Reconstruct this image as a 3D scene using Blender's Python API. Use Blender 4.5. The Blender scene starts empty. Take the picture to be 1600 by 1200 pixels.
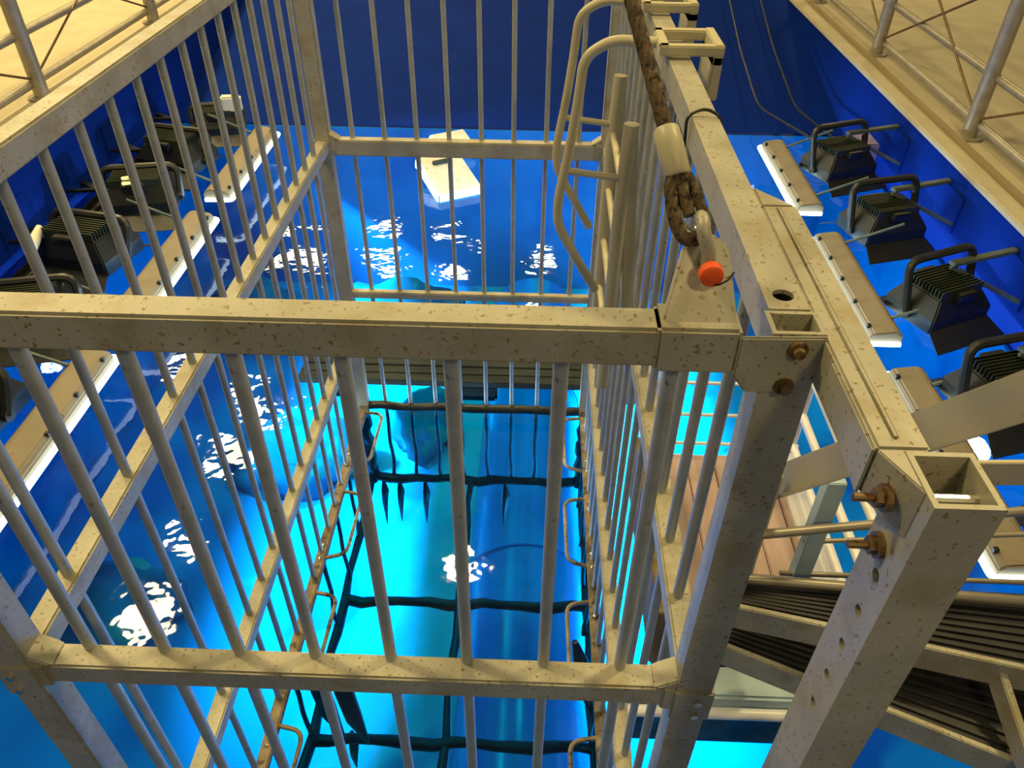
import bpy, bmesh, math, random
from mathutils import Vector, Matrix
random.seed(7)
S = 0.6            # metres per layout unit; layout origin = eye point, water lies at z = -3.9
ZW = -3.9
def V(p): return Vector((p[0]*S, p[1]*S, (p[2]-ZW)*S))
scene = bpy.context.scene
C = scene.collection

# ------------------------------------------------------------------ camera, world, lights, exposure
YAW, PITCH, ROLL, FPX = -0.0293958, 0.6816458, 0.0097667, 1208.55
fw = Vector((math.sin(YAW)*math.cos(PITCH), math.cos(YAW)*math.cos(PITCH), -math.sin(PITCH)))
r0 = Vector((math.cos(YAW), -math.sin(YAW), 0)); u0 = r0.cross(fw)
rt = math.cos(ROLL)*r0 + math.sin(ROLL)*u0; up = -math.sin(ROLL)*r0 + math.cos(ROLL)*u0
cam = bpy.data.cameras.new('camera'); cam.sensor_width = 36; cam.lens = FPX/1600*36; cam.clip_start = .02
camo = bpy.data.objects.new('camera', cam); C.objects.link(camo)
m = Matrix((rt, up, -fw)).transposed().to_4x4(); m.translation = V((0, 0, 0)); camo.matrix_world = m
scene.camera = camo

w = bpy.data.worlds.new('hall'); scene.world = w; w.use_nodes = True
bg = w.node_tree.nodes['Background']; bg.inputs[0].default_value = (1.0, .88, .62, 1); bg.inputs[1].default_value = .15

# high bay lamps under the hall roof (x, y, z above the eye, radius, watts)
LAMPS = [(-6.5, 7.7, .44, .9), (-6.4, 9.5, .32, .5), (-6.55, 11.5, .5, .9), (-6.1, 13.6, .34, .8), (-9, 15.2, .34, 1), (-7.1, 20.3, .75, 1), (-4.7, 21.3, .5, 1),
         (-2.3, 20.0, .45, 1), (-1.0, 8.8, .34, 1), (0.2, 20.6, .35, 1), (7.5, 17.5, .5, 1), (3.2, 3.2, .4, .9), (-3.5, 2.5, .4, .9), (1.8, -4.0, .4, .55)]
for x, y, r, k in LAMPS:
    L = bpy.data.lights.new('high_bay_lamp', 'AREA'); L.shape = 'DISK'; L.size = 2*r*S; L.color = (1, .77, .34)
    L.energy = 92*k
    o = bpy.data.objects.new('high_bay_lamp', L); C.objects.link(o); o.location = V((x, y, 4))

vs = scene.view_settings; vs.view_transform = 'Standard'; vs.look = 'None'; vs.gamma = 1; vs.use_curve_mapping = False; vs.exposure = 0.0

# ------------------------------------------------------------------ materials
def mat(name, col, rough=.5, metal=0., var=.12, scale=14., speck=None, speck_scale=90., speck_at=.66, bump=.0, stretch=(1, 1, 1), spec=.5, blotch=None):
    M = bpy.data.materials.new(name); M.use_nodes = True; nt = M.node_tree; N = nt.nodes; K = nt.links
    b = N['Principled BSDF']; b.inputs['Roughness'].default_value = rough; b.inputs['Metallic'].default_value = metal
    b.inputs['Specular IOR Level'].default_value = spec
    tc = N.new('ShaderNodeTexCoord'); mp = N.new('ShaderNodeMapping'); mp.inputs['Scale'].default_value = stretch
    K.new(tc.outputs['Object'], mp.inputs[0])
    n = N.new('ShaderNodeTexNoise'); n.inputs['Scale'].default_value = scale; n.inputs['Detail'].default_value = 5
    K.new(mp.outputs[0], n.inputs['Vector'])
    r = N.new('ShaderNodeValToRGB'); e = r.color_ramp.elements
    e[0].position = .3; e[1].position = .7
    e[0].color = tuple(c*(1-var) for c in col)+(1,); e[1].color = tuple(min(1, c*(1+var)) for c in col)+(1,)
    K.new(n.outputs['Fac'], r.inputs[0]); out = r.outputs[0]
    for (cc, sc, at, soft) in ([(speck, speck_scale, speck_at, .06)] if speck else [])+([blotch] if blotch else []):
        n2 = N.new('ShaderNodeTexNoise'); n2.inputs['Scale'].default_value = sc; n2.inputs['Detail'].default_value = 3
        K.new(mp.outputs[0], n2.inputs['Vector'])
        r2 = N.new('ShaderNodeValToRGB'); r2.color_ramp.elements[0].position = at; r2.color_ramp.elements[1].position = at+soft
        K.new(n2.outputs['Fac'], r2.inputs[0])
        mx = N.new('ShaderNodeMixRGB'); K.new(r2.outputs[0], mx.inputs[0]); K.new(out, mx.inputs[1]); mx.inputs[2].default_value = cc+(1,)
        out = mx.outputs[0]
    K.new(out, b.inputs['Base Color'])
    if bump:
        bp = N.new('ShaderNodeBump'); bp.inputs['Strength'].default_value = bump; bp.inputs['Distance'].default_value = .01
        K.new(n.outputs['Fac'], bp.inputs['Height']); K.new(bp.outputs[0], b.inputs['Normal'])
    return M
def emis(name, col, st):
    M = bpy.data.materials.new(name); M.use_nodes = True; nt = M.node_tree; b = nt.nodes['Principled BSDF']
    b.inputs['Base Color'].default_value = col+(1,); b.inputs['Emission Color'].default_value = col+(1,); b.inputs['Emission Strength'].default_value = st
    return M
RUST = (.16, .075, .025)
M_GALV = mat('weathered_aluminium', (.44, .42, .34), .5, .2, .16, 9, (.24, .17, .08), 170, .615, .05, blotch=((.36, .31, .20), 16., .52, .2))
M_BAR = mat('aluminium_bar', (.40, .42, .42), .4, .3, .12, 25, (.24, .19, .12), 80, .68)
M_OLD = mat('corroded_aluminium', (.27, .21, .13), .5, .2, .4, 18, (.55, .5, .4), 60, .66, .2, blotch=((.07, .06, .04), 30., .55, .1))
M_WET = mat('algae_coated_pipe', (.018, .024, .026), .35, 0, .5, 16, None, bump=.5)
M_LADDER = mat('cream_enamel', (.55, .50, .34), .42, 0, .06, 10, (.35, .24, .1), 45, .70)
M_BOLT = mat('rusty_bolt', (.20, .13, .055), .5, .4, .4, 60, (.12, .05, .02), 120, .55)
M_SHINY = mat('stainless', (.65, .63, .58), .25, .9, .1, 40)
M_DARK = mat('black_plastic', (.012, .013, .013), .4, 0, .3, 20)
M_ROPE = mat('rusty_wire_rope', (.10, .065, .030), .6, .3, .45, 60, (.02, .012, .006), 160, .55, .3)
M_ORANGE = mat('orange_plastic', (.9, .11, .012), .5, 0, .12, 60, (.35, .03, .005), 120, .66)
M_WALL = mat('blue_painted_wall', (.0015, .018, .185), .75, 0, .12, 3.5, bump=.03, spec=.04)
M_LINER = mat('pale_blue_liner', (.06, .36, .62), .8, 0, .15, 1.5, blotch=((.03, .22, .5), 1.1, .52, .1), spec=.1)
M_DECK = mat('tan_concrete', (.50, .44, .30), .8, 0, .07, 5, (.4, .33, .2), 60, .7)
M_DECKW = mat('brown_board_wall', (.30, .24, .13), .8, 0, .12, 2, stretch=(.4, .4, 3))
M_RAIL = mat('rail_steel', (.36, .32, .25), .4, .4, .15, 20)
M_HOUS = mat('beige_lamp_housing', (.23, .19, .13), .65, 0, .12, 8, (.16, .1, .06), 14, .68)
M_STRIP = emis('lamp_diffuser', (.86, 1, .97), 4.5)
M_FLOOD = mat('black_cast_housing', (.006, .007, .006), .45, .1, .4, 12)
M_FIN = mat('green_black_heat_sink', (.032, .042, .026), .4, .3, .3, 12)
M_LENS = mat('flood_glass', (.02, .03, .03), .08, 0, .1, 10)
M_ARM = mat('grey_green_bracket', (.10, .13, .11), .45, .2, .2, 10)
M_CREAM = mat('cream_plastic', (.70, .70, .58), .5, 0, .06, 10)
M_WHITE = mat('white_enamel', (.93, .93, .95), .3, 0, .03, 10)
M_FLOAT = mat('white_foam_float', (.72, .72, .70), .6, 0, .1, 8, (.35, .3, .2), 24, .66)
M_PLANK = mat('pinkish_brown_plank', (.50, .36, .32), .45, 0, .2, 3, stretch=(8, .8, 8))
M_BROWN = mat('brown_board', (.22, .15, .05), .5, 0, .4, 9, stretch=(3, 3, .7))
M_TREAD = mat('black_rubber_tread', (.020, .020, .024), .5, 0, .3, 30)
M_PALE = mat('pale_blue_pontoon', (.45, .60, .68), .4, 0, .1, 8)
M_PURPLE = mat('lilac_box', (.22, .18, .33), .5, 0, .1, 8)
M_GREYB = mat('grey_pontoon_board', (.05, .06, .062), .85, 0, .3, 5, stretch=(.5, 4, 4), spec=.08)
M_BLACKH = mat('hole_black', (.01, .008, .006), .9, 0, .1, 10)
M_SAND = mat('tank_sand', (.36, .64, .72), .9, 0, .10, 1.2, blotch=((.07, .30, .60), .9, .53, .05))  # blue blotches paint shadow patches into the sand colour
def dim_left_floor(M):   # weaker light on the left tank floor painted as deeper blue, ragged edge
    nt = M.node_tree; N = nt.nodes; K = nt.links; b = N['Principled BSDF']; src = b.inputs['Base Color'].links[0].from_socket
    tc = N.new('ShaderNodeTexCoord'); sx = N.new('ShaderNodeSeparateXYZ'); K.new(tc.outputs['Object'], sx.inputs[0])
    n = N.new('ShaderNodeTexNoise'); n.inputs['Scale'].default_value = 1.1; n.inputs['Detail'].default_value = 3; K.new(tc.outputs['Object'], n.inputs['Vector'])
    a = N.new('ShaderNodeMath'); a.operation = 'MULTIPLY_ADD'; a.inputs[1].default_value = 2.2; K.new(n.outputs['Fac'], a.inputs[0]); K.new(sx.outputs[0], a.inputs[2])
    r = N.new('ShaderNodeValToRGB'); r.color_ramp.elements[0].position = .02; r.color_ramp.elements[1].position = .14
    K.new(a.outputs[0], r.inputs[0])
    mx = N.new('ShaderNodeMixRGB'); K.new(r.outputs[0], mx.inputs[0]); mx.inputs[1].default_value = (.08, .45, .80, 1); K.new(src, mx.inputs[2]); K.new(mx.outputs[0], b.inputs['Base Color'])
dim_left_floor(M_SAND)
M_ROCK = mat('reef_rock', (.05, .22, .30), .9, 0, .5, 2.4, (.10, .5, .36), 3.2, .56, .6)
M_TUN = mat('blue_acrylic', (.05, .38, .85), .22, 0, .35, 5, stretch=(1, .06, .3), spec=.5, blotch=((.25, .66, .80), 4., .58, .08))  # pale lengthwise streaks paint highlights into the acrylic colour
# water: fresnel reflection over tinted transmission, rippled
M_WATER = bpy.data.materials.new('rippled_water'); M_WATER.use_nodes = True
nt = M_WATER.node_tree; N = nt.nodes; K = nt.links; N.remove(N['Principled BSDF'])
tc = N.new('ShaderNodeTexCoord')
n1 = N.new('ShaderNodeTexNoise'); n1.inputs['Scale'].default_value = 1.1; n1.inputs['Detail'].default_value = 1.5; n1.inputs['Distortion'].default_value = .8
n2 = N.new('ShaderNodeTexNoise'); n2.inputs['Scale'].default_value = 9.; n2.inputs['Detail'].default_value = 2
ad = N.new('ShaderNodeMath'); ad.operation = 'MULTIPLY_ADD'; ad.inputs[1].default_value = .085
K.new(tc.outputs['Object'], n1.inputs['Vector']); K.new(tc.outputs['Object'], n2.inputs['Vector'])
K.new(n2.outputs['Fac'], ad.inputs[0]); K.new(n1.outputs['Fac'], ad.inputs[2])
bp = N.new('ShaderNodeBump'); bp.inputs['Strength'].default_value = 1; bp.inputs['Distance'].default_value = .028
K.new(ad.outputs[0], bp.inputs['Height'])
fr = N.new('ShaderNodeFresnel'); fr.inputs['IOR'].default_value = 1.33; K.new(bp.outputs[0], fr.inputs['Normal'])
tr = N.new('ShaderNodeBsdfTransparent'); tr.inputs[0].default_value = (.03, .66, .95, 1)
gl = N.new('ShaderNodeBsdfGlossy'); gl.inputs['Roughness'].default_value = .03; K.new(bp.outputs[0], gl.inputs['Normal'])
mx = N.new('ShaderNodeMixShader'); K.new(fr.outputs[0], mx.inputs[0]); K.new(tr.outputs[0], mx.inputs[1]); K.new(gl.outputs[0], mx.inputs[2])
K.new(mx.outputs[0], N['Material Output'].inputs['Surface'])

# ------------------------------------------------------------------ helpers
LOC = {}
class MB:
    def __init__(s): s.v = []; s.f = []
    def add(s, vs, fs):
        k = len(s.v); s.v += [Vector(v) for v in vs]; s.f += [tuple(k+i for i in f) for f in fs]; return s
    def obox(s, c, ax, ay, az):
        c, ax, ay, az = map(Vector, (c, ax, ay, az))
        vs = [c+i*ax+j*ay+k*az for i in (-1, 1) for j in (-1, 1) for k in (-1, 1)]
        if ax.cross(ay).dot(az) < 0: fs = [(0, 2, 3, 1), (4, 5, 7, 6), (0, 1, 5, 4), (2, 6, 7, 3), (0, 4, 6, 2), (1, 3, 7, 5)]
        else: fs = [(0, 1, 3, 2), (4, 6, 7, 5), (0, 4, 5, 1), (2, 3, 7, 6), (0, 2, 6, 4), (1, 5, 7, 3)]
        return s.add(vs, fs)
    def box(s, x0, x1, y0, y1, z0, z1):
        return s.obox(((x0+x1)/2, (y0+y1)/2, (z0+z1)/2), ((x1-x0)/2, 0, 0), (0, (y1-y0)/2, 0), (0, 0, (z1-z0)/2))
    def beam(s, a, b, w, h, upv=(0, 0, 1)):
        a, b = Vector(a), Vector(b); d = (b-a).normalized(); sd = d.cross(Vector(upv)).normalized(); u = sd.cross(d)
        return s.obox((a+b)/2, (b-a)/2, sd*w/2, u*h/2)
    def tube(s, pts, r, n=10, closed=False, lobes=0, twist=0., caps=True):
        P = [Vector(p) for p in pts]; m_ = len(P); rs = r if isinstance(r, (list, tuple)) else [r]*m_
        k = len(s.v); prev = None; ang = 0.
        for i, p in enumerate(P):
            if closed: t = (P[(i+1) % m_]-P[i-1]).normalized()
            else: t = (P[min(i+1, m_-1)]-P[max(i-1, 0)]).normalized()
            if prev is None:
                u = t.orthogonal().normalized()
            else:
                u = (prev-t*prev.dot(t)).normalized()
            prev = u; w_ = t.cross(u)
            if i: ang += twist*(P[i]-P[i-1]).length
            for j in range(n):
                a = 2*math.pi*j/n; rr = rs[i]*(1+(.09*math.cos(lobes*a) if lobes else 0))
                s.v.append(p+(u*math.cos(a+ang)+w_*math.sin(a+ang))*rr)
        for i in range(m_ if closed else m_-1):
            for j in range(n):
                a, b = k+i*n+j, k+i*n+(j+1) % n; c, d = k+((i+1) % m_)*n+(j+1) % n, k+((i+1) % m_)*n+j
                s.f.append((a, b, c, d))
        if caps and not closed:
            s.f.append(tuple(k+j for j in reversed(range(n)))); s.f.append(tuple(k+(m_-1)*n+j for j in range(n)))
        return s
    def cyl(s, a, b, r, n=12): return s.tube([a, b], r, n)
    def prism(s, poly, ext):
        ext = Vector(ext); P = [Vector(p) for p in poly]; n = len(P)
        nrm = (P[1]-P[0]).cross(P[2]-P[1])
        if nrm.dot(ext) > 0: P = P[::-1]
        return s.add(P+[p+ext for p in P], [tuple(range(n)), tuple(range(2*n-1, n-1, -1))]+[(j, i, n+i, n+j) for i in range(n) for j in [(i+1) % n]])
    def holeplate(s, o, u, v, t, lu, lv, holes, r, n=12):
        # plate from o spanning u*lu, v*lv, thickness along t (inwards), round holes at (a, b) sorted along v
        o, u, v, t = map(Vector, (o, u, v, t)); cuts = [0]+[(holes[i][1]+holes[i+1][1])/2 for i in range(len(holes)-1)]+[lv]
        q = lambda a, b, d=0: o+u*a+v*b+t*d
        for i, (a, b) in enumerate(holes):
            lo, hi = cuts[i], cuts[i+1]
            c = [(a+r*math.cos(2*math.pi*j/n), b+r*math.sin(2*math.pi*j/n)) for j in range(n+1)]
            for d, fl in ((0, 0), (1, 1)):
                A = [(lu, b), (lu, hi), (0, hi), (0, b)]+[c[j] for j in range(n//2, -1, -1)]
                B = [(0, b), (0, lo), (lu, lo), (lu, b)]+[c[j] for j in range(n, n//2-1, -1)]
                for poly in (A, B):
                    pp = [q(*p, d) for p in poly]
                    if fl: pp = pp[::-1]
                    s.add(pp, [tuple(range(len(pp)))])
            for j in range(n): s.add([q(*c[j]), q(*c[j+1]), q(*c[j+1], 1), q(*c[j], 1)], [(3, 2, 1, 0)])
        for (p0, p1) in (((0, 0), (lu, 0)), ((lu, 0), (lu, lv)), ((lu, lv), (0, lv)), ((0, lv), (0, 0))):
            s.add([q(*p0), q(*p1), q(*p1, 1), q(*p0, 1)], [(0, 1, 2, 3)])
        return s
    def build(s, name, material, parent=None, bevel=0, smooth=False, origin=None, fix=False):
        W = [V(p) for p in s.v]
        if parent is not None: org = LOC[parent.name]
        elif origin is not None: org = V(origin)
        else:
            org = Vector(((min(p.x for p in W)+max(p.x for p in W))/2, (min(p.y for p in W)+max(p.y for p in W))/2, min(p.z for p in W)))
        me = bpy.data.meshes.new(name); me.from_pydata([p-org for p in W], [], s.f)
        if bevel or fix:
            b = bmesh.new(); b.from_mesh(me)
            if fix: bmesh.ops.recalc_face_normals(b, faces=b.faces)
            if bevel:
                ed = [e for e in b.edges if len(e.link_faces) == 2 and e.calc_face_angle(0) > .6]
                bmesh.ops.bevel(b, geom=ed, offset=bevel*S, segments=2, affect='EDGES', clamp_overlap=True)
            b.to_mesh(me); b.free()
        if smooth:
            me.polygons.foreach_set('use_smooth', [True]*len(me.polygons))
            me.set_sharp_from_angle(angle=.7)
        me.materials.append(material)
        o = bpy.data.objects.new(name, me); C.objects.link(o)
        LOC[o.name] = org
        if parent is not None: o.parent = parent
        else: o.location = org
        return o
def subpart(o, parent):   # make o (built with the root as parent) a child of another part of the same root
    o.parent = parent; return o
def tag(o, label, cat, group=None, kind=None):
    o['label'] = label; o['category'] = cat
    if group: o['group'] = group
    if kind: o['kind'] = kind
    return o
def thing(name, label, cat, base, group=None):
    o = bpy.data.objects.new(name, None); C.objects.link(o); o.empty_display_size = .1; o.location = V(base); LOC[o.name] = V(base)
    return tag(o, label, cat, group)
def struct(o, label=None, cat=None):
    o['kind'] = 'structure'
    if label: o['label'] = label
    if cat: o['category'] = cat
    return o
def clone(src, parent, d):   # copy of a part, shifted by d layout units
    o = src.copy(); C.objects.link(o); o.parent = parent; o.location = Vector(d)*S; return o
def clone_tree(root, base, rz=0):
    r = root.copy(); C.objects.link(r); r.location = V(base); r.rotation_euler = (0, 0, rz)
    for ch in root.children:
        c = ch.copy(); C.objects.link(c); c.parent = r
        for g in ch.children:
            d = g.copy(); C.objects.link(d); d.parent = c
    return r
def arc(c, u, v, r, a0, a1, n=8):
    c, u, v = Vector(c), Vector(u), Vector(v)
    return [c+u*r*math.cos(a0+(a1-a0)*i/n)+v*r*math.sin(a0+(a1-a0)*i/n) for i in range(n+1)]
def round_path(pts, r, n=5):
    P = [Vector(p) for p in pts]; out = [P[0]]
    for i in range(1, len(P)-1):
        a, b = (P[i-1]-P[i]), (P[i+1]-P[i]); k = min(r, a.length*.45, b.length*.45)
        p, q = P[i]+a.normalized()*k, P[i]+b.normalized()*k
        for j in range(n+1):
            t = j/n; out.append(p*(1-t)**2+P[i]*2*t*(1-t)+q*t*t)
    return out+[P[-1]]

# ------------------------------------------------------------------ the tank and the hall
XL, XR, YF, YN, ZF = -4.9, 4.12, 10.3, -3.0, -6.4
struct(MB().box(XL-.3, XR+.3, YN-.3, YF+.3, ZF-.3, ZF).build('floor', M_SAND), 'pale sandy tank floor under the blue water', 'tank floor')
struct(MB().prism([(XL-.3, YF, ZF), (XL-.3, YF, ZW-.02), (XL-.3, 15.2, -2.862), (XL-.3, 15.6, -2.862), (XL-.3, 15.6, ZF)], (XR-XL+.6, 0, 0)).build('wall_far', M_WALL, fix=True), 'deep blue painted tank wall behind the cage', 'wall')
struct(MB().box(XL-.3, XL, YN, 15.4, ZF, -2.87).build('wall_left', M_WALL), 'blue painted tank wall left of the cage', 'wall')
struct(MB().box(XR, XR+.18, YN, 15.4, ZF, -3.095).build('wall_right', M_WALL), 'blue painted tank wall on the right under the tan deck', 'wall')
struct(MB().box(XL-.3, XR+.3, YN-.3, YN, ZF, -3.1).build('wall_near', M_WALL), 'blue painted tank wall on the near side', 'wall')
dk = MB().box(XR+.02, 12, YN, 18, -3.175, -3.093).build('deck_right', M_DECK, bevel=.01); struct(dk, 'tan concrete deck right of the tank', 'deck')
struct(MB().box(XR-.03, XR+.14, YN, 15, -3.093, -3.03).build('trim_1', M_DECK, bevel=.012), 'raised tan kerb along the edge of the right deck', 'kerb')
struct(MB().box(XR+.24, XR+.34, YN, 15, -3.093, -3.068).build('trim_2', M_DECKW, bevel=.006), 'brown strip on the right deck in front of the railing', 'trim')
struct(MB().box(-14, XL-.02, YN, 18, -2.95, -2.868).build('deck_left', M_DECK, bevel=.01), 'tan concrete deck left of the tank', 'deck')
wm = MB().add([(XL, YN, ZW), (XR, YN, ZW), (XR, YF, ZW), (XL, YF, ZW)], [(0, 1, 2, 3)]).build('water', M_WATER, origin=(0, 0, ZW))
tag(wm, 'rippled clear blue water filling the tank', 'water', kind='stuff')

for nm_, bx_, wh in (('trim_3', (XL, XR, YF-.03, YF, ZF, ZW-.03), 'far'), ('trim_4', (XL, XL+.03, YN, YF, ZF, ZW-.03), 'left'), ('trim_5', (XR-.03, XR, YN, YF, ZF, ZW-.03), 'right')):
    struct(MB().box(*bx_).build(nm_, M_LINER), f'pale blue liner of the {wh} tank wall below the waterline', 'liner')
# acrylic viewing tunnel on the tank floor
tn = thing('viewing_tunnel', 'blue acrylic viewing tunnel lying on the tank floor below the cage', 'tunnel', (0.02, 5, ZF))
b = MB(); n = 20
for y in (1.0, 9.6):
    b.v += [Vector((.02+.58*math.cos(math.pi*i/n), y, ZF+.58*math.sin(math.pi*i/n))) for i in range(n+1)]
b.f += [(i, i+1, n+2+i, n+1+i) for i in range(n)]; b.build('shell', M_TUN, tn, smooth=True, fix=True)
for y in (2.0, 4.75, 7.4):
    MB().tube([(.02+.60*math.cos(math.pi*i/n), y, ZF+.60*math.sin(math.pi*i/n)) for i in range(n+1)], .012, 6).build('joint_ring', M_TUN, tn, smooth=True)

# reef rocks
def rock(x, y, rx, ry, rz, seed, label):
    bm = bmesh.new(); bmesh.ops.create_icosphere(bm, subdivisions=3, radius=1); rd = random.Random(seed)
    ph = [rd.uniform(0, 6) for _ in range(9)]
    for v in bm.verts:
        c = v.co; k = 1+.16*math.sin(3*c.x+ph[0])*math.cos(4*c.y+ph[1])+.12*math.sin(5*c.z+6*c.x+ph[2])+.08*math.sin(9*c.y+ph[3]+7*c.z)
        v.co = Vector((c.x*rx*k, c.y*ry*k, max(c.z, -.2)*rz*k))
    for v in bm.verts: v.co *= S
    me = bpy.data.meshes.new('reef_rock'); bm.to_mesh(me); bm.free(); me.materials.append(M_ROCK)
    me.polygons.foreach_set('use_smooth', [True]*len(me.polygons))
    o = bpy.data.objects.new('reef_rock', me); C.objects.link(o); o.location = V((x, y, ZF+.1)); tag(o, label, 'rock', 'reef rocks on the tank floor')
rock(-3.9, 9.0, .9, .7, .55, 1, 'dark reef rock under the far end of the left lamp row')
rock(-2.6, 6.3, .75, .6, .45, 2, 'green tinged reef rock outside the left side of the cage')
rock(-1.25, 6.9, .35, .5, .35, 3, 'small dark reef rock below the back of the cage')
rock(-1.9, 9.3, .9, .5, .5, 4, 'wide reef rock at the foot of the far wall')
rock(2.2, 5.6, .5, .9, .4, 5, 'long reef rock below the right lamp row')
rock(-3.9, 4.2, .6, .5, .4, 6, 'reef rock near the left tank wall under the nearest lamp')

# ------------------------------------------------------------------ the shark cage
X0, X1, Y0, Y1 = -1.25, .418, 1.032, 4.39
ZT, ZM, Z3, Z4, Z5 = -.694, -1.745, -3.04, -3.78, -4.58
cage = thing('shark_cage', 'aluminium shark cage of square tubes and round bars hanging above the water', 'shark cage', ((X0+X1)/2, (Y0+Y1)/2, Z5))
T, Wd = .075, .066
def rail(a, b, m_=M_GALV, w_=Wd, h=T, name='rail'):   # a, b at the top of the rail
    a, b = Vector(a), Vector(b); k = Vector((0, 0, -h/2)); return MB().beam(a+k, b+k, w_, h).build(name, m_, cage, bevel=.006)
def hrail(z, **k): pass
# top
rail((X0-.03, Y0, ZT), (X1-.085, Y0, ZT), name='front_top_rail')
rail((X0, Y0+.033, ZT), (X0, Y1, ZT), name='side_top_rail')
rail((X0, Y1, ZT), (X1, Y1, ZT), name='back_top_rail')
b = MB()
xa, xb = X1-.033, X1+.033; ya, yb = Y0+.036, Y1
b.holeplate((xa, ya, ZT), (1, 0, 0), (0, 1, 0), (0, 0, -.008), xb-xa, yb-ya, [(.033, .042)], .018, 16)
b.box(xa, xa+.008, ya, yb, ZT-T, ZT-.0081); b.box(xb-.008, xb, ya, yb, ZT-T, ZT-.0081); b.box(xa+.008, xb-.008, ya, yb, ZT-T, ZT-T+.008)
b.build('side_top_rail', M_GALV, cage)
# middle
rail((X0, Y0, ZM), (X1, Y0, ZM), name='front_middle_rail'); rail((X0, Y1, ZM), (X1, Y1, ZM), h=.095, name='back_middle_rail')
for x in (X0, X1): rail((x, Y0, ZM), (x, Y1, ZM), name='side_middle_rail')
rail((X0, Y1, -2.79), (X1, Y1, -2.79), w_=.05, h=.05, name='back_lower_rail')
rail((X0, Y0, Z3), (X1, Y0, Z3), name='front_lower_rail')
for x in (X0+.01, X1-.01): rail((x, Y0, Z3), (x, Y1, Z3), name='side_lower_rail')
# wet level
for x in (X0+.01, X1-.01):
    rail((x, Y0, Z4), (x, Y1, Z4), m_=M_OLD, w_=.06, h=.05, name='waterline_rail')
MB().tube([(X0, Y1, Z4-.03)]+[(X0+(X1-X0)*i/12, Y1+.006*math.sin(i*2.1), Z4-.03+.008*math.sin(i*1.7)) for i in range(1, 12)]+[(X1, Y1, Z4-.03)], .033, 10).build('waterline_rail', M_WET, cage, smooth=True)
# posts
P = MB()
for (x, y, z1) in ((X0, Y0, ZT-.01), (X0, Y1, ZT-.01), (X1, Y1, ZT-.01)):
    MB().box(x-.045, x+.045, y-.04, y+.04, Z4-.05, z1).build('corner_post', M_GALV, cage, bevel=.006)
b = MB(); x, y = X1-.002, Y0-.008     # front right post is an open square tube
for (a0, a1, c0, c1) in ((x-.042, x+.042, y-.032, y-.024), (x-.042, x+.042, y+.024, y+.032), (x-.042, x-.034, y-.024, y+.024), (x+.034, x+.042, y-.024, y+.024)):
    b.box(a0, a1, c0, c1, Z4-.05, ZT+.004)
b.build('corner_post', M_GALV, cage)
# joint gusset with bolts on the open post
g = MB().prism([(.325, y-.033, -.694), (.460, y-.033, -.690), (.460, y-.033, -.755), (.425, y-.033, -.800), (.350, y-.033, -.803), (.325, y-.033, -.77)], (0, -.008, 0)).build('gusset_plate', M_GALV, cage, bevel=.003)
for bx, bz in ((.415, -.713), (.409, -.785)):
    h = MB().cyl((bx, y-.041, bz), (bx, y-.047, bz), .016, 14).cyl((bx, y-.047, bz), (bx, y-.058, bz), .010, 6).build('bolt', M_BOLT, cage, bevel=.001)
    h.parent = g
bt = MB().cyl((.40, y-.024, ZT-.022), (.40, y+.024, ZT-.022), .007, 8).build('through_bolt', M_SHINY, cage)
# corner brackets at the middle rail
for (x, y, s_) in ((X0, Y0, 1), (X1, Y0, -1), (X0, Y1, 1), (X1, Y1, -1)):
    f_ = 1 if y < 2 else -1
    br = MB().box(min(x, x+s_*.075), max(x, x+s_*.075), y-.039, y+.039, ZM-.085, ZM+.006).prism([(x+s_*.04, y-.035, ZM+.004), (x+s_*.10, y-.035, ZM+.001), (x+s_*.04, y-.035, ZM+.04)], (0, .07, 0)).box(x-.049, x+.049, y-.046, y+.046, ZM-.12, ZM+.004).build('corner_bracket', M_GALV, cage, bevel=.004)
    for dz in (-.03, -.09):
        q = MB().cyl((x-s_*.01, y-.046, ZM+dz), (x-s_*.01, y-.056, ZM+dz), .010, 8).build('bolt', M_SHINY, cage); q.parent = br
# bars
base = MB().cyl((0, 0, ZT-T+.01), (0, 0, Z4-.04), .0145, 12)
first = None
def bar(x, y):
    global first
    if first is None:
        first = MB(); first.v = base.v; first.f = base.f; first = first.build('bar', M_BAR, None, smooth=True, origin=(0, 0, 0)); first.parent = cage
        o = first
    else: o = first.copy(); C.objects.link(o)
    o.parent = cage; o.location = V((x, y, 0))-V((0, 0, 0))+V((0, 0, 0))-LOC[cage.name]
wet0 = None
def wet(x, y, k):
    p = [(x+.010*math.sin(k+1.3*i)*i/8, y+.012*math.cos(1.7*k+1.1*i)*i/8, Z4-.03+(Z5-Z4+.03)*i/8) for i in range(9)]
    MB().tube(p, .0145, 8).build('submerged_bar', M_WET, cage, smooth=True)
for i in range(8):
    x = -1.084+.1895*i
    bar(x, Y0+.025); bar(x+.003, Y1+.02); wet(x+.003, Y1+.02, i)
for k in range(16):
    y = 1.272+.1905*k
    bar(X0+.004, y); bar(X1-.004, y)
    if k % 2: wet(X0+.004, y, k); wet(X1-.004, y, k+5)
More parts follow.
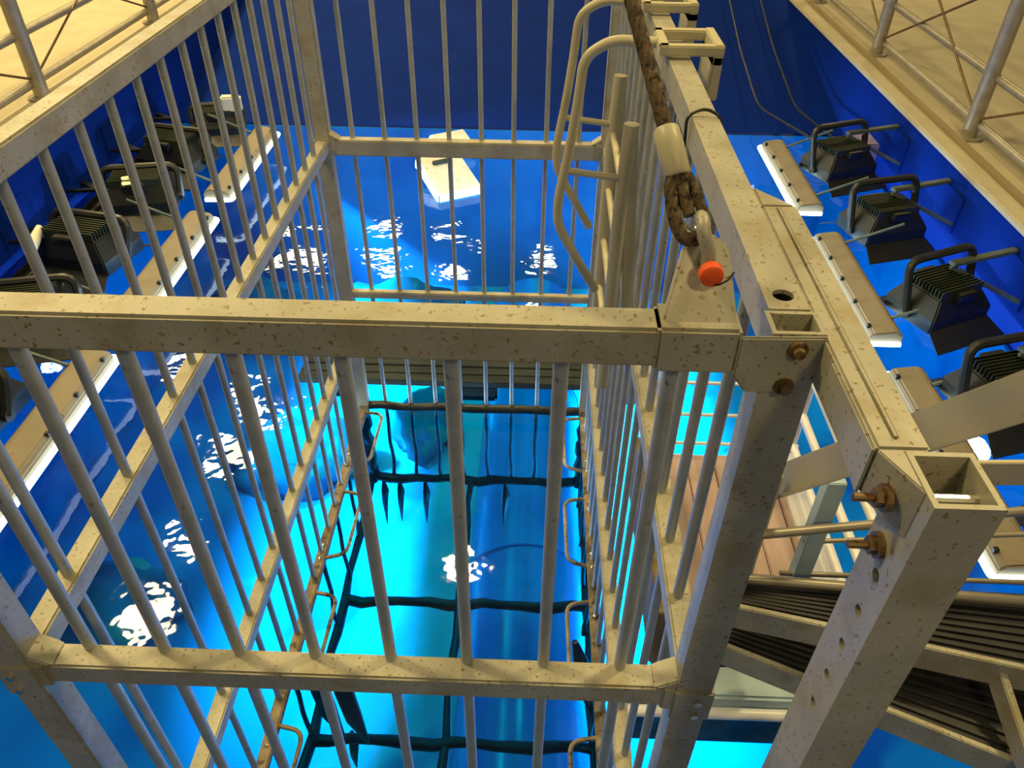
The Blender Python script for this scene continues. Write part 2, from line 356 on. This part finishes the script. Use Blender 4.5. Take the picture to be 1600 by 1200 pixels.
# submerged floor frame
def wob(a, b, r, n=14, amp=.012, sd=0):
    a, b = Vector(a), Vector(b); return [a.lerp(b, i/n)+Vector((amp*math.sin(i*1.9+sd), amp*math.sin(i*1.3+2+sd), amp*math.cos(i*2.3+sd))) for i in range(n+1)]
for k, y in enumerate((Y1, 3.2, 2.22, 1.05)):
    MB().tube(wob((X0, y, Z5), (X1+.04, y, Z5), 0, sd=k), [.036+.005*math.sin(i*1.1+k) for i in range(15)], 10).build('floor_cross_pipe', M_WET, cage, smooth=True)
for k, x in enumerate((X0, -.45, X1+.02)):
    MB().tube(wob((x, 1.05, Z5), (x, Y1, Z5), 0, sd=k+4), [.03+.006*math.sin(i*1.7+k) for i in range(15)], 10).build('floor_long_pipe', M_WET, cage, smooth=True)
for k, (x, y) in enumerate(((X0, Y0), (X0, Y1), (X1, Y0), (X1, Y1))):
    MB().tube(wob((x, y, Z4-.05), (x, y, Z5-.02), 0, sd=k+8), .042, 8).build('submerged_post', M_WET, cage, smooth=True)
for k, (x, l) in enumerate(((-1.17, .30), (-1.04, .25), (-.83, .27), (-.18, .26), (-1.02, .2))):   # tapered solids made up for the bars' wavy images in the water
    y = Y1 if k < 4 else 2.3
    MB().tube([(x, y-.02, Z5-.02), (x+.01, y-.05, Z5-.10), (x, y-.06, Z5-.22), (x-.01, y-.05, Z5-.22-l)], [.012, .034, .026, .004], 6).build('water_image', M_WET, cage, smooth=True)
for k, (x, y) in enumerate(((X0+.05, 2.35), (X0+.2, 2.32), (X1-.12, 2.5))):  # more added solids for dark distorted images in the water
    MB().tube([(x, y, Z4-.12), (x+.05, y-.06, Z4-.28), (x+.10, y-.12, Z4-.48), (x+.17, y-.16, Z4-.72)], [.02, .055, .05, .008], 6).build('water_image', M_WET, cage, smooth=True)
# grab handles and bolt heads on the waterline rails
for s_, x in ((1, X0+.01), (-1, X1-.01)):
    for y in (1.35, 2.15, 2.95, 3.75):
        MB().tube(round_path([(x+s_*.02, y, Z4-.02), (x+s_*.15, y+.03, Z4-.01), (x+s_*.16, y+.52, Z4-.01), (x+s_*.02, y+.55, Z4-.02)], .12), .012, 8).build('grab_handle', M_OLD, cage, smooth=True)
        for d in (.04, .14, .5):
            MB().tube([(x, y+d-.06, Z4), (x, y+d-.06, Z4+.008), (x, y+d-.06, Z4+.012)], [.014, .012, .004], 8).build('bolt', M_SHINY, cage, smooth=True)
# lifting lug
MB().box(.198, .330, Y0-.040, Y0+.040, ZT-T-.005, ZT+.006).build('lug_sleeve', M_GALV, cage, bevel=.006)
def LY(z): return Y0-.022+(z-ZT)*.75
cx_, cz_ = .270, -.612
lug = [(.203, ZT), (.325, ZT)]+[(cx_+.040*math.cos(a), cz_+.036*math.sin(a)) for a in [math.radians(t) for t in range(5, 180, 17)]]
MB().prism([(x, LY(z), z) for x, z in lug], (0, .016, -.012)).build('lifting_lug', M_GALV, cage, bevel=.004)

# ------------------------------------------------------------------ wire rope sling with shackle
sling = thing('wire_rope_sling', 'rusty steel wire rope sling shackled to the cage lug', 'sling', (.25, Y0, -.60))
B = Vector((.2466, 1.076, -.573)); D = Vector((-.63, 1.67, 1.70)).normalized()
pts = [B+D*t for t in [.035+.005*i for i in range(110)]+[.585+.02*i for i in range(120)]]
MB().tube(pts, .0118, 24, lobes=6, twist=38).build('rope', M_ROPE, sling, smooth=True)
sd = Vector((1, .1, 0)); sd = (sd-D*sd.dot(D)).normalized()
eye = [B+D*.115-sd*.004]+[B+D*(.085)-sd*.016, B+D*.05-sd*.021]+[B+D*.02+(-sd*math.cos(a)*.021-D*math.sin(a)*.024) for a in [math.pi*i/8 for i in range(9)]]+[B+D*.05+sd*.021, B+D*.085+sd*.016, B+D*.115+sd*.006]
MB().tube(round_path(eye, .012, 4), .0105, 24, lobes=6, twist=38).build('rope_eye', M_ROPE, sling, smooth=True)
fe = [B+D*t for t in (.100, .104, .15, .176, .180)]
MB().tube(fe, [.017, .0205, .0215, .0205, .017], 18).build('ferrule', M_LADDER, sling, smooth=True)
th = [B+D*.045-sd*.010]+[B+D*.02+(-sd*math.cos(a)*.011-D*math.sin(a)*.012) for a in [math.pi*i/8 for i in range(9)]]+[B+D*.045+sd*.010]
MB().tube(th, .006, 8).build('thimble', M_SHINY, sling, smooth=True)
pin = Vector((.270, LY(-.607), -.607))
sh = [pin+Vector((0, -.030, 0)), pin+Vector((-.004, -.030, .025)), pin+Vector((-.012, -.024, .045))]+[pin+Vector((-.016, -.022*math.cos(a), .05+.016*math.sin(a))) for a in [math.pi*i/6 for i in range(1, 6)]]+[pin+Vector((-.012, .024, .045)), pin+Vector((-.004, .030, .025)), pin+Vector((0, .030, 0))]
MB().tube(sh, .011, 10).build('shackle', M_GALV, sling, smooth=True)
MB().cyl(pin+Vector((0, .045, 0)), pin+Vector((0, -.05, 0)), .012, 12).build('shackle_pin', M_SHINY, sling, smooth=True)
cap = MB().tube([pin+Vector((0, d, 0)) for d in (-.040, -.043, -.058, -.062)], [.015, .019, .018, .012], 14).build('pin_cap', M_ORANGE, sling, smooth=True)
cap['label'] = 'bright orange cap on the shackle pin'
MB().tube([pin+Vector((.005, -.062, -.012)), pin+Vector((.012, -.066, -.008)), pin+Vector((.024, -.060, -.004)), pin+Vector((.034, -.05, .004))], .0016, 6).build('cotter_wire', M_DARK, sling)

# cable tie round the right top rail
zt = MB()
zx0, zx1, zy = X1-.040, X1+.040, 1.93
zt.tube(round_path([(zx0, zy, ZT-T-.01), (zx0-.006, zy, ZT+.004), ((zx0+zx1)/2, zy+.01, ZT+.02), (zx1, zy-.01, ZT+.004), (zx1, zy-.01, ZT-T-.01)], .03), .004, 6)
tag(zt.build('cable_tie', M_DARK, smooth=True), 'thin black cable tie looped over the right top rail', 'cable tie')

# ------------------------------------------------------------------ boarding ladder hooked on the right rail
lad = thing('boarding_ladder', 'cream boarding ladder with curved handrails inside the cage', 'ladder', (.25, 2.75, -1.75))
for y in (2.5, 3.0):
    hoop = [(.385, -.675), (.22, -.668), (.14, -.72), (.13, -.85), (.11, -1.02), (.08, -1.20), (.082, -1.29), (.13, -1.38), (.235, -1.56)]
    MB().tube(round_path([(x, y, z) for x, z in hoop], .06, 6), .0165, 12).build('handrail', M_LADDER, lad, smooth=True)
    MB().tube(round_path([(.31, y+.01, -.93), (.30, y, -1.2), (.30, y, -2.02)], .05), [.026]*8, 12).build('stile', M_LADDER, lad, smooth=True)
    MB().cyl((.10, y, -1.09), (.30, y, -1.115), .012, 10).build('stay', M_LADDER, lad, smooth=True)
    MB().beam((.31, y+.005, -.95), (.375, y+.005, -1.75), .045, .022, (0, 1, 0)).build('brace', M_LADDER, lad, bevel=.004)
for z in (-1.15, -1.38, -1.61, -1.84):
    MB().cyl((.30, 2.5, z), (.30, 3.0, z), .013, 10).build('rung', M_LADDER, lad, smooth=True)
for y in (2.5, 3.0):   # square hooks over the top rail
    hk = MB()
    for dy in (-.085, .085): hk.beam((.355, y+dy, ZT+.024), (.545, y+dy, ZT+.024), .035, .03)
    hk.beam((.53, y-.10, ZT+.012), (.53, y+.10, ZT+.012), .03, .06); hk.beam((.37, y-.10, ZT+.024), (.37, y+.10, ZT+.024), .03, .03)
    hk.box(.515, .545, y-.1, y+.1, ZT-.12, ZT+.01)
    hk.build('rail_hook', M_LADDER, lad, bevel=.004)

# ------------------------------------------------------------------ docking frame beside the cage
fr_ = thing('docking_frame', 'aluminium docking frame with drilled post in the right foreground', 'frame', (.53, .69, -3.9))
bx0, bx1 = .4525, .523
MB().box(bx0, bx1, .742, 1.44, ZT-.085, ZT+.002).prism([(bx0, 1.44, ZT-.085), (bx1, 1.44, ZT-.085), (bx0, 1.53, ZT-.085)], (0, 0, .087)).build('top_beam', M_GALV, fr_, bevel=.004)
MB().box(bx0+.026, bx0+.034, .76, 1.43, ZT+.002, ZT+.006).build('weld_seam', M_GALV, fr_, bevel=.002)
px0, px1, py0, py1 = .488, .575, .642, .740
holes = [(.043, z) for z in (-1.224, -1.137, -1.05, -.964, -.880)]
b = MB(); zb = -3.9
b.holeplate((px0, py0, zb), (0, 1, 0), (0, 0, 1), (.008, 0, 0), py1-py0, ZT-zb, [(a, z-zb) for a, z in holes], .0105, 14)
b.box(px0+.008, px1-.008, py0, py0+.008, zb, ZT); b.box(px0+.008, px1-.008, py1-.008, py1, zb, ZT); b.box(px1-.008, px1, py0, py1, zb, ZT)
b.build('drilled_post', M_GALV, fr_)
gs = MB().prism([(px0-.001, .642, ZT), (px0-.001, .76, ZT), (px0-.001, .90, ZT-.002), (px0-.001, .90, ZT-.075), (px0-.001, .745, ZT-.17), (px0-.001, .642, ZT-.10)], (-.007, 0, 0))
gs = MB().prism([(bx0-.001, .742, ZT-.001), (bx0-.001, .93, ZT-.001), (bx0-.001, .93, ZT-.06), (bx0-.001, .742, ZT-.085)], (-.004, 0, 0)).build('gusset_plate', M_GALV, fr_, bevel=.002)
fill = MB().prism([(bx0, .742, ZT), (px0, .665, ZT), (px0, .742, ZT)], (0, 0, -.086)).build('corner_plate', M_GALV, fr_, bevel=.002)
for (yb_, zb_) in ((.704, -.744), (.704, -.838)):
    xq = px0 if zb_ < -.8 else .469
    MB().cyl((xq, yb_, zb_), (xq-.008, yb_, zb_), .019, 16).cyl((xq-.008, yb_, zb_), (xq-.018, yb_, zb_), .013, 6).cyl((xq-.018, yb_, zb_), (xq-.045, yb_, zb_), .006, 10).build('bolt', M_BOLT, fr_, smooth=False)
MB().cyl((px0, .685, ZT-.03), (px1, .685, ZT-.03), .008, 10).build('through_bolt', M_SHINY, fr_)

# ------------------------------------------------------------------ access stairs right of the cage
st = thing('access_stairs', 'metal access stairs with ribbed black treads behind the docking frame', 'stairs', (1.3, 1.7, -3.9))
def tread(f0, f1, b0, b1, z, hgt):
    f0, f1, b0, b1 = [Vector((p[0], p[1], z)) for p in (f0, f1, b0, b1)]
    t_ = MB().prism([f0, f1, b1, b0], (0, 0, -.03)).build('tread', M_TREAD, st, bevel=.003)
    r_ = MB(); n = 9
    for i in range(n):
        t = (i+.7)/n; a, c = f0.lerp(b0, t), f1.lerp(b1, t); k = Vector((0, 0, .006)); r_.beam(a+k, c+k, .012, .012)
    r_ = r_.build('tread_ribs', M_TREAD, st); r_['kind'] = 'stuff'; r_.parent = t_
    d = (f1-f0).normalized(); k = Vector((0, 0, -hgt/2+.012)); nb = Vector((d.y, -d.x, 0))
    MB().beam(f0+k+nb*.012, f1+k+nb*.012, .024, hgt).build('nosing_bar', M_GALV, st, bevel=.004)
tread((.72, 1.808), (2.05, 1.513), (.80, 1.90), (2.2, 1.87), -2.5, .13)
tread((.70, 1.83), (2.0, 1.255), (.74, 1.99), (2.2, 1.70), -2.75, .13)
MB().beam((1.72, 1.62, -2.56), (1.76, 1.25, -2.72), .03, .09).build('side_bar', M_GALV, st, bevel=.004)
sa, sb = Vector((.84, 2.165, -2.22)), Vector((1.255, 1.175, -.67)); d = (sb-sa).normalized()
sdv = Vector((.93, .36, 0)).normalized()
upv = (Vector((0, 0, 1))-d*d.z).normalized()
MB().obox((sa+sb)/2-upv*.05, (sb-sa)/2, upv*.055, d.cross(upv)*.008).build('stringer', M_LADDER, st, bevel=.003)
MB().obox((sa+sb)/2-upv*.103-d.cross(upv)*.0, (sb-sa)/2, upv*.006, d.cross(upv)*.03).build('stringer_flange', M_LADDER, st, bevel=.002)
MB().beam((1.36, 1.92, -1.90), (2.2, 1.92, -1.86), .02, .11).build('stringer', M_LADDER, st, bevel=.003)
for a, c, r in (((.80, 1.87, -2.2), (2.3, 2.10, -2.2), .018), ((1.1, 2.02, -2.4), (2.4, 2.13, -2.4), .010), ((.80, 1.875, -2.45), (2.3, 1.785, -2.45), .02), ((1.05, 2.02, -2.6), (2.4, 2.01, -2.6), .011)):
    MB().cyl(a, c, r, 10).build('guard_tube', M_RAIL, st, smooth=True)
MB().box(.80, .90, 1.93, 1.95, -2.62, -1.95).build('stair_post', M_LADDER, st, bevel=.003)
MB().box(1.10, 1.17, 2.0, 2.06, -3.2, -2.05).build('stair_post', M_PALE, st, bevel=.004)
MB().box(1.12, 1.24, 1.43, 1.50, -3.9, -2.85).build('stair_post', M_OLD, st, bevel=.004)

# ------------------------------------------------------------------ floating gangway with guard rails
gw = thing('gangway', 'pinkish plank gangway with white guard rails beside the cage', 'gangway', (1.2, 3, -3.5))
for i in range(5):
    x = .80+.165*i
    MB().box(x, x+.158, 2.25, 3.45, -3.36-.004*(i % 2), -3.31-.004*(i % 2)).build('plank', M_PLANK, gw, bevel=.006)
for x in (.76, 1.60):
    MB().cyl((x, 3.47, -3.35), (x, 3.47, -2.66), .026, 12).build('guard_post', M_WHITE, gw, smooth=True)
for z in (-2.77, -3.01, -3.24):
    MB().cyl((.70, 3.47, z), (1.64, 3.47, z), .0105, 10).build('end_rail', M_WHITE, gw, smooth=True)
for x, z, y0_ in ((1.60, -2.72, 2.3), (1.60, -2.98, 2.3), (1.60, -3.22, 2.2)):
    MB().cyl((x, 3.5, z), (x, y0_, z), .024, 12).build('side_rail', M_WHITE, gw, smooth=True)
MB().box(1.49, 1.62, 2.25, 3.45, -3.33, -3.27).build('edge_board', M_WHITE, gw, bevel=.008)
MB().box(.70, .79, 2.25, 3.45, -3.60, -3.33).box(.70, 1.6, 3.40, 3.46, -3.55, -3.34).build('side_board', M_BROWN, gw, bevel=.005)
MB().box(.72, 1.6, 2.25, 3.4, -3.95, -3.40).build('float', M_GREYB, gw, bevel=.02)
MB().box(.60, .74, 2.05, 3.2, -3.35, -2.95).build('kick_board', M_BROWN, gw, bevel=.005)

pb = thing('pontoon_beam', 'pale blue pontoon beam lying on the water below the stairs', 'pontoon', (1.1, 2.0, -3.9))
MB().box(.45, 1.65, 1.97, 2.14, -3.62, -3.5).build('beam', M_PALE, pb, bevel=.015)
MB().cyl((.45, 1.945, -3.60), (1.65, 1.945, -3.60), .03, 12).build('fender_tube', M_WHITE, pb, smooth=True)
MB().box(.5, 1.6, 1.96, 2.0, -3.92, -3.62).build('skirt', M_WET, pb, bevel=.01)

gb = thing('pontoon_walkway', 'grey board pontoon floating behind the cage', 'pontoon', (-.6, 4.75, -3.9))
for i in range(3):
    MB().box(-1.80, 1.0, 4.62+.1*i, 4.71+.1*i, -3.80, -3.745-.003*(i % 2)).build('board', M_GREYB, gb, bevel=.006)
for x in (-1.5, -.4, .7): MB().box(x-.15, x+.15, 4.64, 4.9, -3.96, -3.80).build('float', M_WET, gb, bevel=.02)

# floating white box far behind the cage
fb = thing('float_block', 'white foam float tilted on the water beyond the cage', 'float', (-1.0, 8.4, -3.9))
ex, ey = Vector((.87, .49, 0)), Vector((-.47, .84, .26)); ez = ex.cross(ey).normalized()
MB().obox((-1.01, 8.42, -3.78), ex*.27, ey*.36, ez*.07).build('block', M_FLOAT, fb, bevel=.02)
MB().obox(Vector((-1.01, 8.42, -3.78))+ey*.18+ez*.085, ex*.12, ey*.025, ez*.02).build('handle', M_GREYB, fb, bevel=.006)
MB().obox((-1.05, 9.35, -3.76), ex*.24, ey*.2, ez*.05).build('rear_block', M_FLOAT, fb, bevel=.02)

# ------------------------------------------------------------------ lamps above the water
def fixture(x0, y0, y1, label, s_):
    t_ = thing('strip_light', label, 'strip light', (x0, (y0+y1)/2, -3.72), 'strip lights above the water')
    xi = x0; xo = x0+s_*.30; xm = (xi+xo)/2
    prof = [(xi+s_*.03, -3.62), (xi+s_*.06, -3.585), (xo-s_*.06, -3.56), (xo, -3.60), (xo, -3.70), (xi+s_*.03, -3.70)]
    MB().prism([(p[0], y0+.03, p[1]) for p in prof], (0, y1-y0-.06, 0)).build('housing', M_HOUS, t_, bevel=.012, fix=True)
    dfp = MB().tube(round_path([(xo-s_*.02, y0+.01, -3.665), (xi+s_*.0, y0+.01, -3.665), (xi, y1-.01, -3.665), (xo-s_*.02, y1-.01, -3.665)], .05), .021, 8)
    dfp.build('diffuser_edge', M_STRIP, t_, smooth=True)
    k = 5
    for i in range(k):
        y = y0+.15+(y1-y0-.3)*i/(k-1)
        MB().box(xi+s_*.05-.015, xi+s_*.05+.015, y-.015, y+.015, -3.60, -3.565).build('clip', M_DARK, t_, bevel=.003)
    for y in (y0+.25, y1-.25):
        MB().cyl((xo-s_*.04, y, -3.57), (xo+s_*.45, y, -3.36), .014, 8).build('hanger', M_ARM, t_, smooth=True)
nm = ('farthest', 'middle', 'nearest')
for i, (a, c) in enumerate(((7.45, 9.25), (5.15, 6.92), (2.85, 4.78))): fixture(2.70, a, c, f'beige strip light along the right wall, {nm[i]} of its row of three', 1)
for i, (a, c) in enumerate(((7.45, 9.35), (5.12, 7.05), (2.75, 4.72))): fixture(-3.20, a, c, f'beige strip light along the left wall, {nm[i]} of its row of three', -1)

def flood(base, rz, label, s=1.0, sink=True, yk=2.8):
    t_ = thing('flood_light', label, 'floodlight', base, 'floodlights above the water')
    x, y, z = base
    hw, hd, hh = .26*s, .20*s, .14*s
    body = MB().prism([(x-hw, y-hd, z), (x+hw, y-hd, z), (x+hw*.8, y-hd*.75, z+hh*1.5), (x-hw*.8, y-hd*.75, z+hh*1.5)], (0, 0, 0))
    body = MB()
    lo = [(x-hw, y-hd, z), (x+hw, y-hd, z), (x+hw, y+hd, z), (x-hw, y+hd, z)]; mi = [(p[0], p[1], z+hh*.7) for p in lo]
    hi = [(x-hw*.72, y-hd*.72, z+hh*1.5), (x+hw*.72, y-hd*.72, z+hh*1.5), (x+hw*.72, y+hd*.72, z+hh*1.5), (x-hw*.72, y+hd*.72, z+hh*1.5)]
    body.add(lo+mi+hi, [(3, 2, 1, 0), (8, 9, 10, 11)]+[(q+i, q+(i+1) % 4, q+4+(i+1) % 4, q+4+i) for q in (0, 4) for i in range(4)])
    body.build('housing', M_FLOOD, t_, bevel=.012, fix=True)
    if sink:
        f0 = MB().box(x-hw*.70, x+hw*.70, y-.004, y+.004, z+hh*1.5-.005, z+hh*1.5+.055*s)
        nf = 11; f0 = f0.build('cooling_fin', M_FIN, t_)
        for i in range(nf):
            yy = -hd*.66+hd*1.32*i/(nf-1)
            if i == 0: f0.location = Vector((0, yy, 0))*S
            else: clone(f0, t_, (0, yy, 0))
    MB().box(x-hw*.3, x+hw*.3, y-hd*.95, y+hd*.95, z+hh*1.3, z+hh*1.75).build('ballast_box', M_FLOOD, t_, bevel=.01)
    MB().box(x-hw*.88, x+hw*.88, y-hd*.85, y+hd*.85, z-.012, z+.004).build('lens', M_LENS, t_, bevel=.004)
    MB().tube(round_path([(x-hw-.02, y, z+hh*.4), (x-hw-.03, y+hd*.5, z+hh*yk), (x+hw+.03, y+hd*.5, z+hh*yk), (x+hw+.02, y, z+hh*.4)], .09*s), .028*s, 8).build('yoke', M_DARK, t_, smooth=True)
    for q in (-1, 1): MB().cyl((x+q*(hw+.04), y, z+hh*.4), (x+q*(hw-.01), y, z+hh*.4), .035*s, 10).build('knob', M_FLOOD, t_)
    MB().prism([(x-hw, y-hd, z+.02), (x+hw, y-hd, z+.02), (x+hw*1.15, y-hd*1.7, z-.06*s), (x-hw*1.15, y-hd*1.7, z-.06*s)], (0, 0, .008)).build('barn_door', M_FLOOD, t_, fix=True)
    MB().prism([(x-hw, y+hd, z+.02), (x+hw, y+hd, z+.02), (x+hw*1.15, y+hd*1.7, z-.06*s), (x-hw*1.15, y+hd*1.7, z-.06*s)], (0, 0, .008)).build('barn_door', M_FLOOD, t_, fix=True)
    t_.rotation_euler = (0, 0, rz)
    return t_
def spot(x, y, tx, ty, e):
    L = bpy.data.lights.new('flood_lamp', 'SPOT'); L.energy = e; L.spot_size = 1.5; L.spot_blend = 1; L.shadow_soft_size = .08; L.color = (.62, .88, 1)
    o = bpy.data.objects.new('flood_lamp', L); C.objects.link(o); p = V((x, y, -3.70)); o.location = p
    o.rotation_euler = (V((tx, ty, ZF))-p).to_track_quat('-Z', 'Y').to_euler()
def arm(x, y, side, label):
    M_A = M_ARM if side > 0 else M_FLOOD
    t_ = thing('wall_bracket', label, 'bracket', (side, y, -3.4), 'lamp brackets on the tank walls')
    MB().beam((side, y+.30, -3.24 if side > 0 else -3.6), (x, y, -3.22 if side > 0 else -3.6), .07, .035)  .build('arm', M_A, t_, bevel=.006)
    MB().beam((side, y-.05, -3.55), (x, y, -3.25 if side > 0 else -3.55), .035, .035).build('brace', M_A, t_, bevel=.006)
    s_ = 1 if side > 0 else -1
    MB().box(min(side, side-s_*.02), max(side, side-s_*.02), y-.09, y+.40, -3.62, -3.26).build('wall_plate', M_WALL, t_, bevel=.004)
EN = 1600
RF = [(3.40, 8.45, .4), (3.40, 7.0, .3), (3.40, 5.6, .45), (3.40, 4.4, .3), (3.4, 3.1, .4)]
for i, (x, y, rz) in enumerate(RF):
    flood((x, y, -3.62), rz, ['black floodlight beside the right wall, farthest of its row', 'black floodlight beside the right wall, second from the far end', 'floodlight with ribbed green heat sink in the middle of the right row', 'floodlight with big yoke beside the right wall just above the stair stringer', 'floodlight beside the nearest right strip light behind the stairs'][i], 1.25)
    arm(3.45, y+.1, XR, ['far', 'second', 'middle', 'fourth', 'near'][i]+' grey bracket holding a floodlight on the right wall')
    spot(x, y, -.9, y-.2, EN*(.9+.05*(y-3)))
LF = [(-3.95, 9.35, .2, 1.1), (-4.08, 8.35, -.25, 1.35), (-4.05, 7.3, .2, 1.35), (-4.1, 6.2, -.2, 1.4), (-4.05, 5.1, .25, 1.3), (-4.0, 3.95, -.1, 1.4)]
for i, (x, y, rz, s) in enumerate(LF):
    flood((x, y, -3.66), rz, ['black floodlight with cream box beside it at the far end of the left row', 'black floodlight on the left wall, second from the far end', 'black floodlight on the left wall next to the gap between strip lights', 'large black floodlight on the left wall, fourth from the far end', 'black floodlight on the left wall just beyond the front cage rail', 'ribbed black floodlight on the left wall nearest the camera'][i], s, yk=1.9)
    arm(-4.5, y+.1, XL, ['farthest', 'second', 'third', 'fourth', 'fifth', 'nearest'][i]+' grey bracket holding a floodlight on the left wall')
    spot(x, y, .6, y-.1, EN*(.7+.08*(y-3)))
bx = MB().box(3.72, 3.94, 8.75, 9.15, -3.66, -3.42).build('junction_box', M_PURPLE, bevel=.015); tag(bx, 'lilac junction box by the far right floodlight', 'box')
b2 = MB().obox((-4.05, 7.15, -3.36), (.07, .03, 0), (-.03, .07, .02), (0, -.02, .05)).build('connector_box', M_CREAM, bevel=.01); tag(b2, 'small cream box on the floodlights left of the cage', 'box')
b3 = MB().obox((-3.72, 9.33, -3.30), (.12, .02, 0), (-.02, .06, 0), (0, 0, .09)).build('connector_box', M_CREAM, bevel=.02); tag(b3, 'cream box at the far end of the left floodlight row', 'box')
b4 = MB().tube([(-4.42, 6.1, -3.3), (-4.40, 5.95, -3.34), (-4.38, 5.8, -3.4)], [.03, .05, .04], 10).build('cable_plug', M_CREAM, smooth=True); tag(b4, 'cream cable plug by the large left floodlight', 'plug')

tr_ = thing('cable_tray', 'black cable tray running under the left floodlights', 'cable tray', (-4.58, 6.4, -3.86))
MB().box(-4.80, -4.36, 3.4, 9.75, -3.86, -3.82).build('tray', M_FLOOD, tr_, bevel=.006)
for x in (-4.80, -4.36): MB().box(x-.012, x+.012, 3.4, 9.75, -3.86, -3.76).build('tray_lip', M_FLOOD, tr_, bevel=.003)
for k, x in enumerate((-4.72, -4.62, -4.54, -4.45)):
    MB().tube([(x+.03*math.sin(i*1.3+k), 3.45+.25*i, -3.80+.012*math.cos(i*2+k)) for i in range(25)], .022, 6).build('cable', M_DARK, tr_, smooth=True)
# black power cables down the far right corner
for k, (x, y) in enumerate(((3.0, 12.3), (3.5, 12.3))):
    c_ = MB().tube(round_path([(x+.1, y+2.4, -2.84), (x, y, -3.36), (x-.02, y-1.7, -3.66), (3.25+.25*k, 8.9, -3.45)], .3), .014, 8).build('power_cable', M_DARK, smooth=True)
    tag(c_, ['left', 'right'][k]+' of two black power cables hanging down the far wall in the right corner', 'cable', 'power cables in the right corner')

# ------------------------------------------------------------------ deck railings
def railing(xp, ys, label, zt=-1.55, s_=1, zd=-2.868):
    t_ = thing('deck_railing', label, 'railing', (xp, (ys[0]+ys[-1])/2, zd), 'deck railings')
    ya, yb = ys[0], ys[-1]
    for y in ys:
        p_ = MB().cyl((xp, y, zd), (xp, y, zt), .078, 14).build('post', M_RAIL, t_, smooth=True)
        q = MB().cyl((xp, y, zd), (xp, y, zd+.023), .15, 16).build('base_flange', M_RAIL, t_, bevel=.004); q.parent = p_
    for z, r in ((zd+.15, .042), (zd+.62, .045), (zt, .06)):
        MB().cyl((xp+s_*.06, ya-.1, z), (xp+s_*.06, yb+.1, z), r, 10).build('rail', M_RAIL, t_, smooth=True)
    for a, c in zip(ys[:-1], ys[1:]):
        for z0_, z1_ in ((zd+.19, zt), (zt, zd+.19)):
            MB().cyl((xp+s_*.02, a, z0_), (xp+s_*.02, c, z1_), .014, 6).build('brace_cable', M_BOLT, t_, smooth=True)
railing(4.55, [5.22, 8.16, 11.1, 14.0], 'round tube railing on the right deck', zd=-3.093)
railing(-5.27, [5.4, 8.15, 11.15, 14], 'round tube railing on the left deck behind the cage', s_=-1)
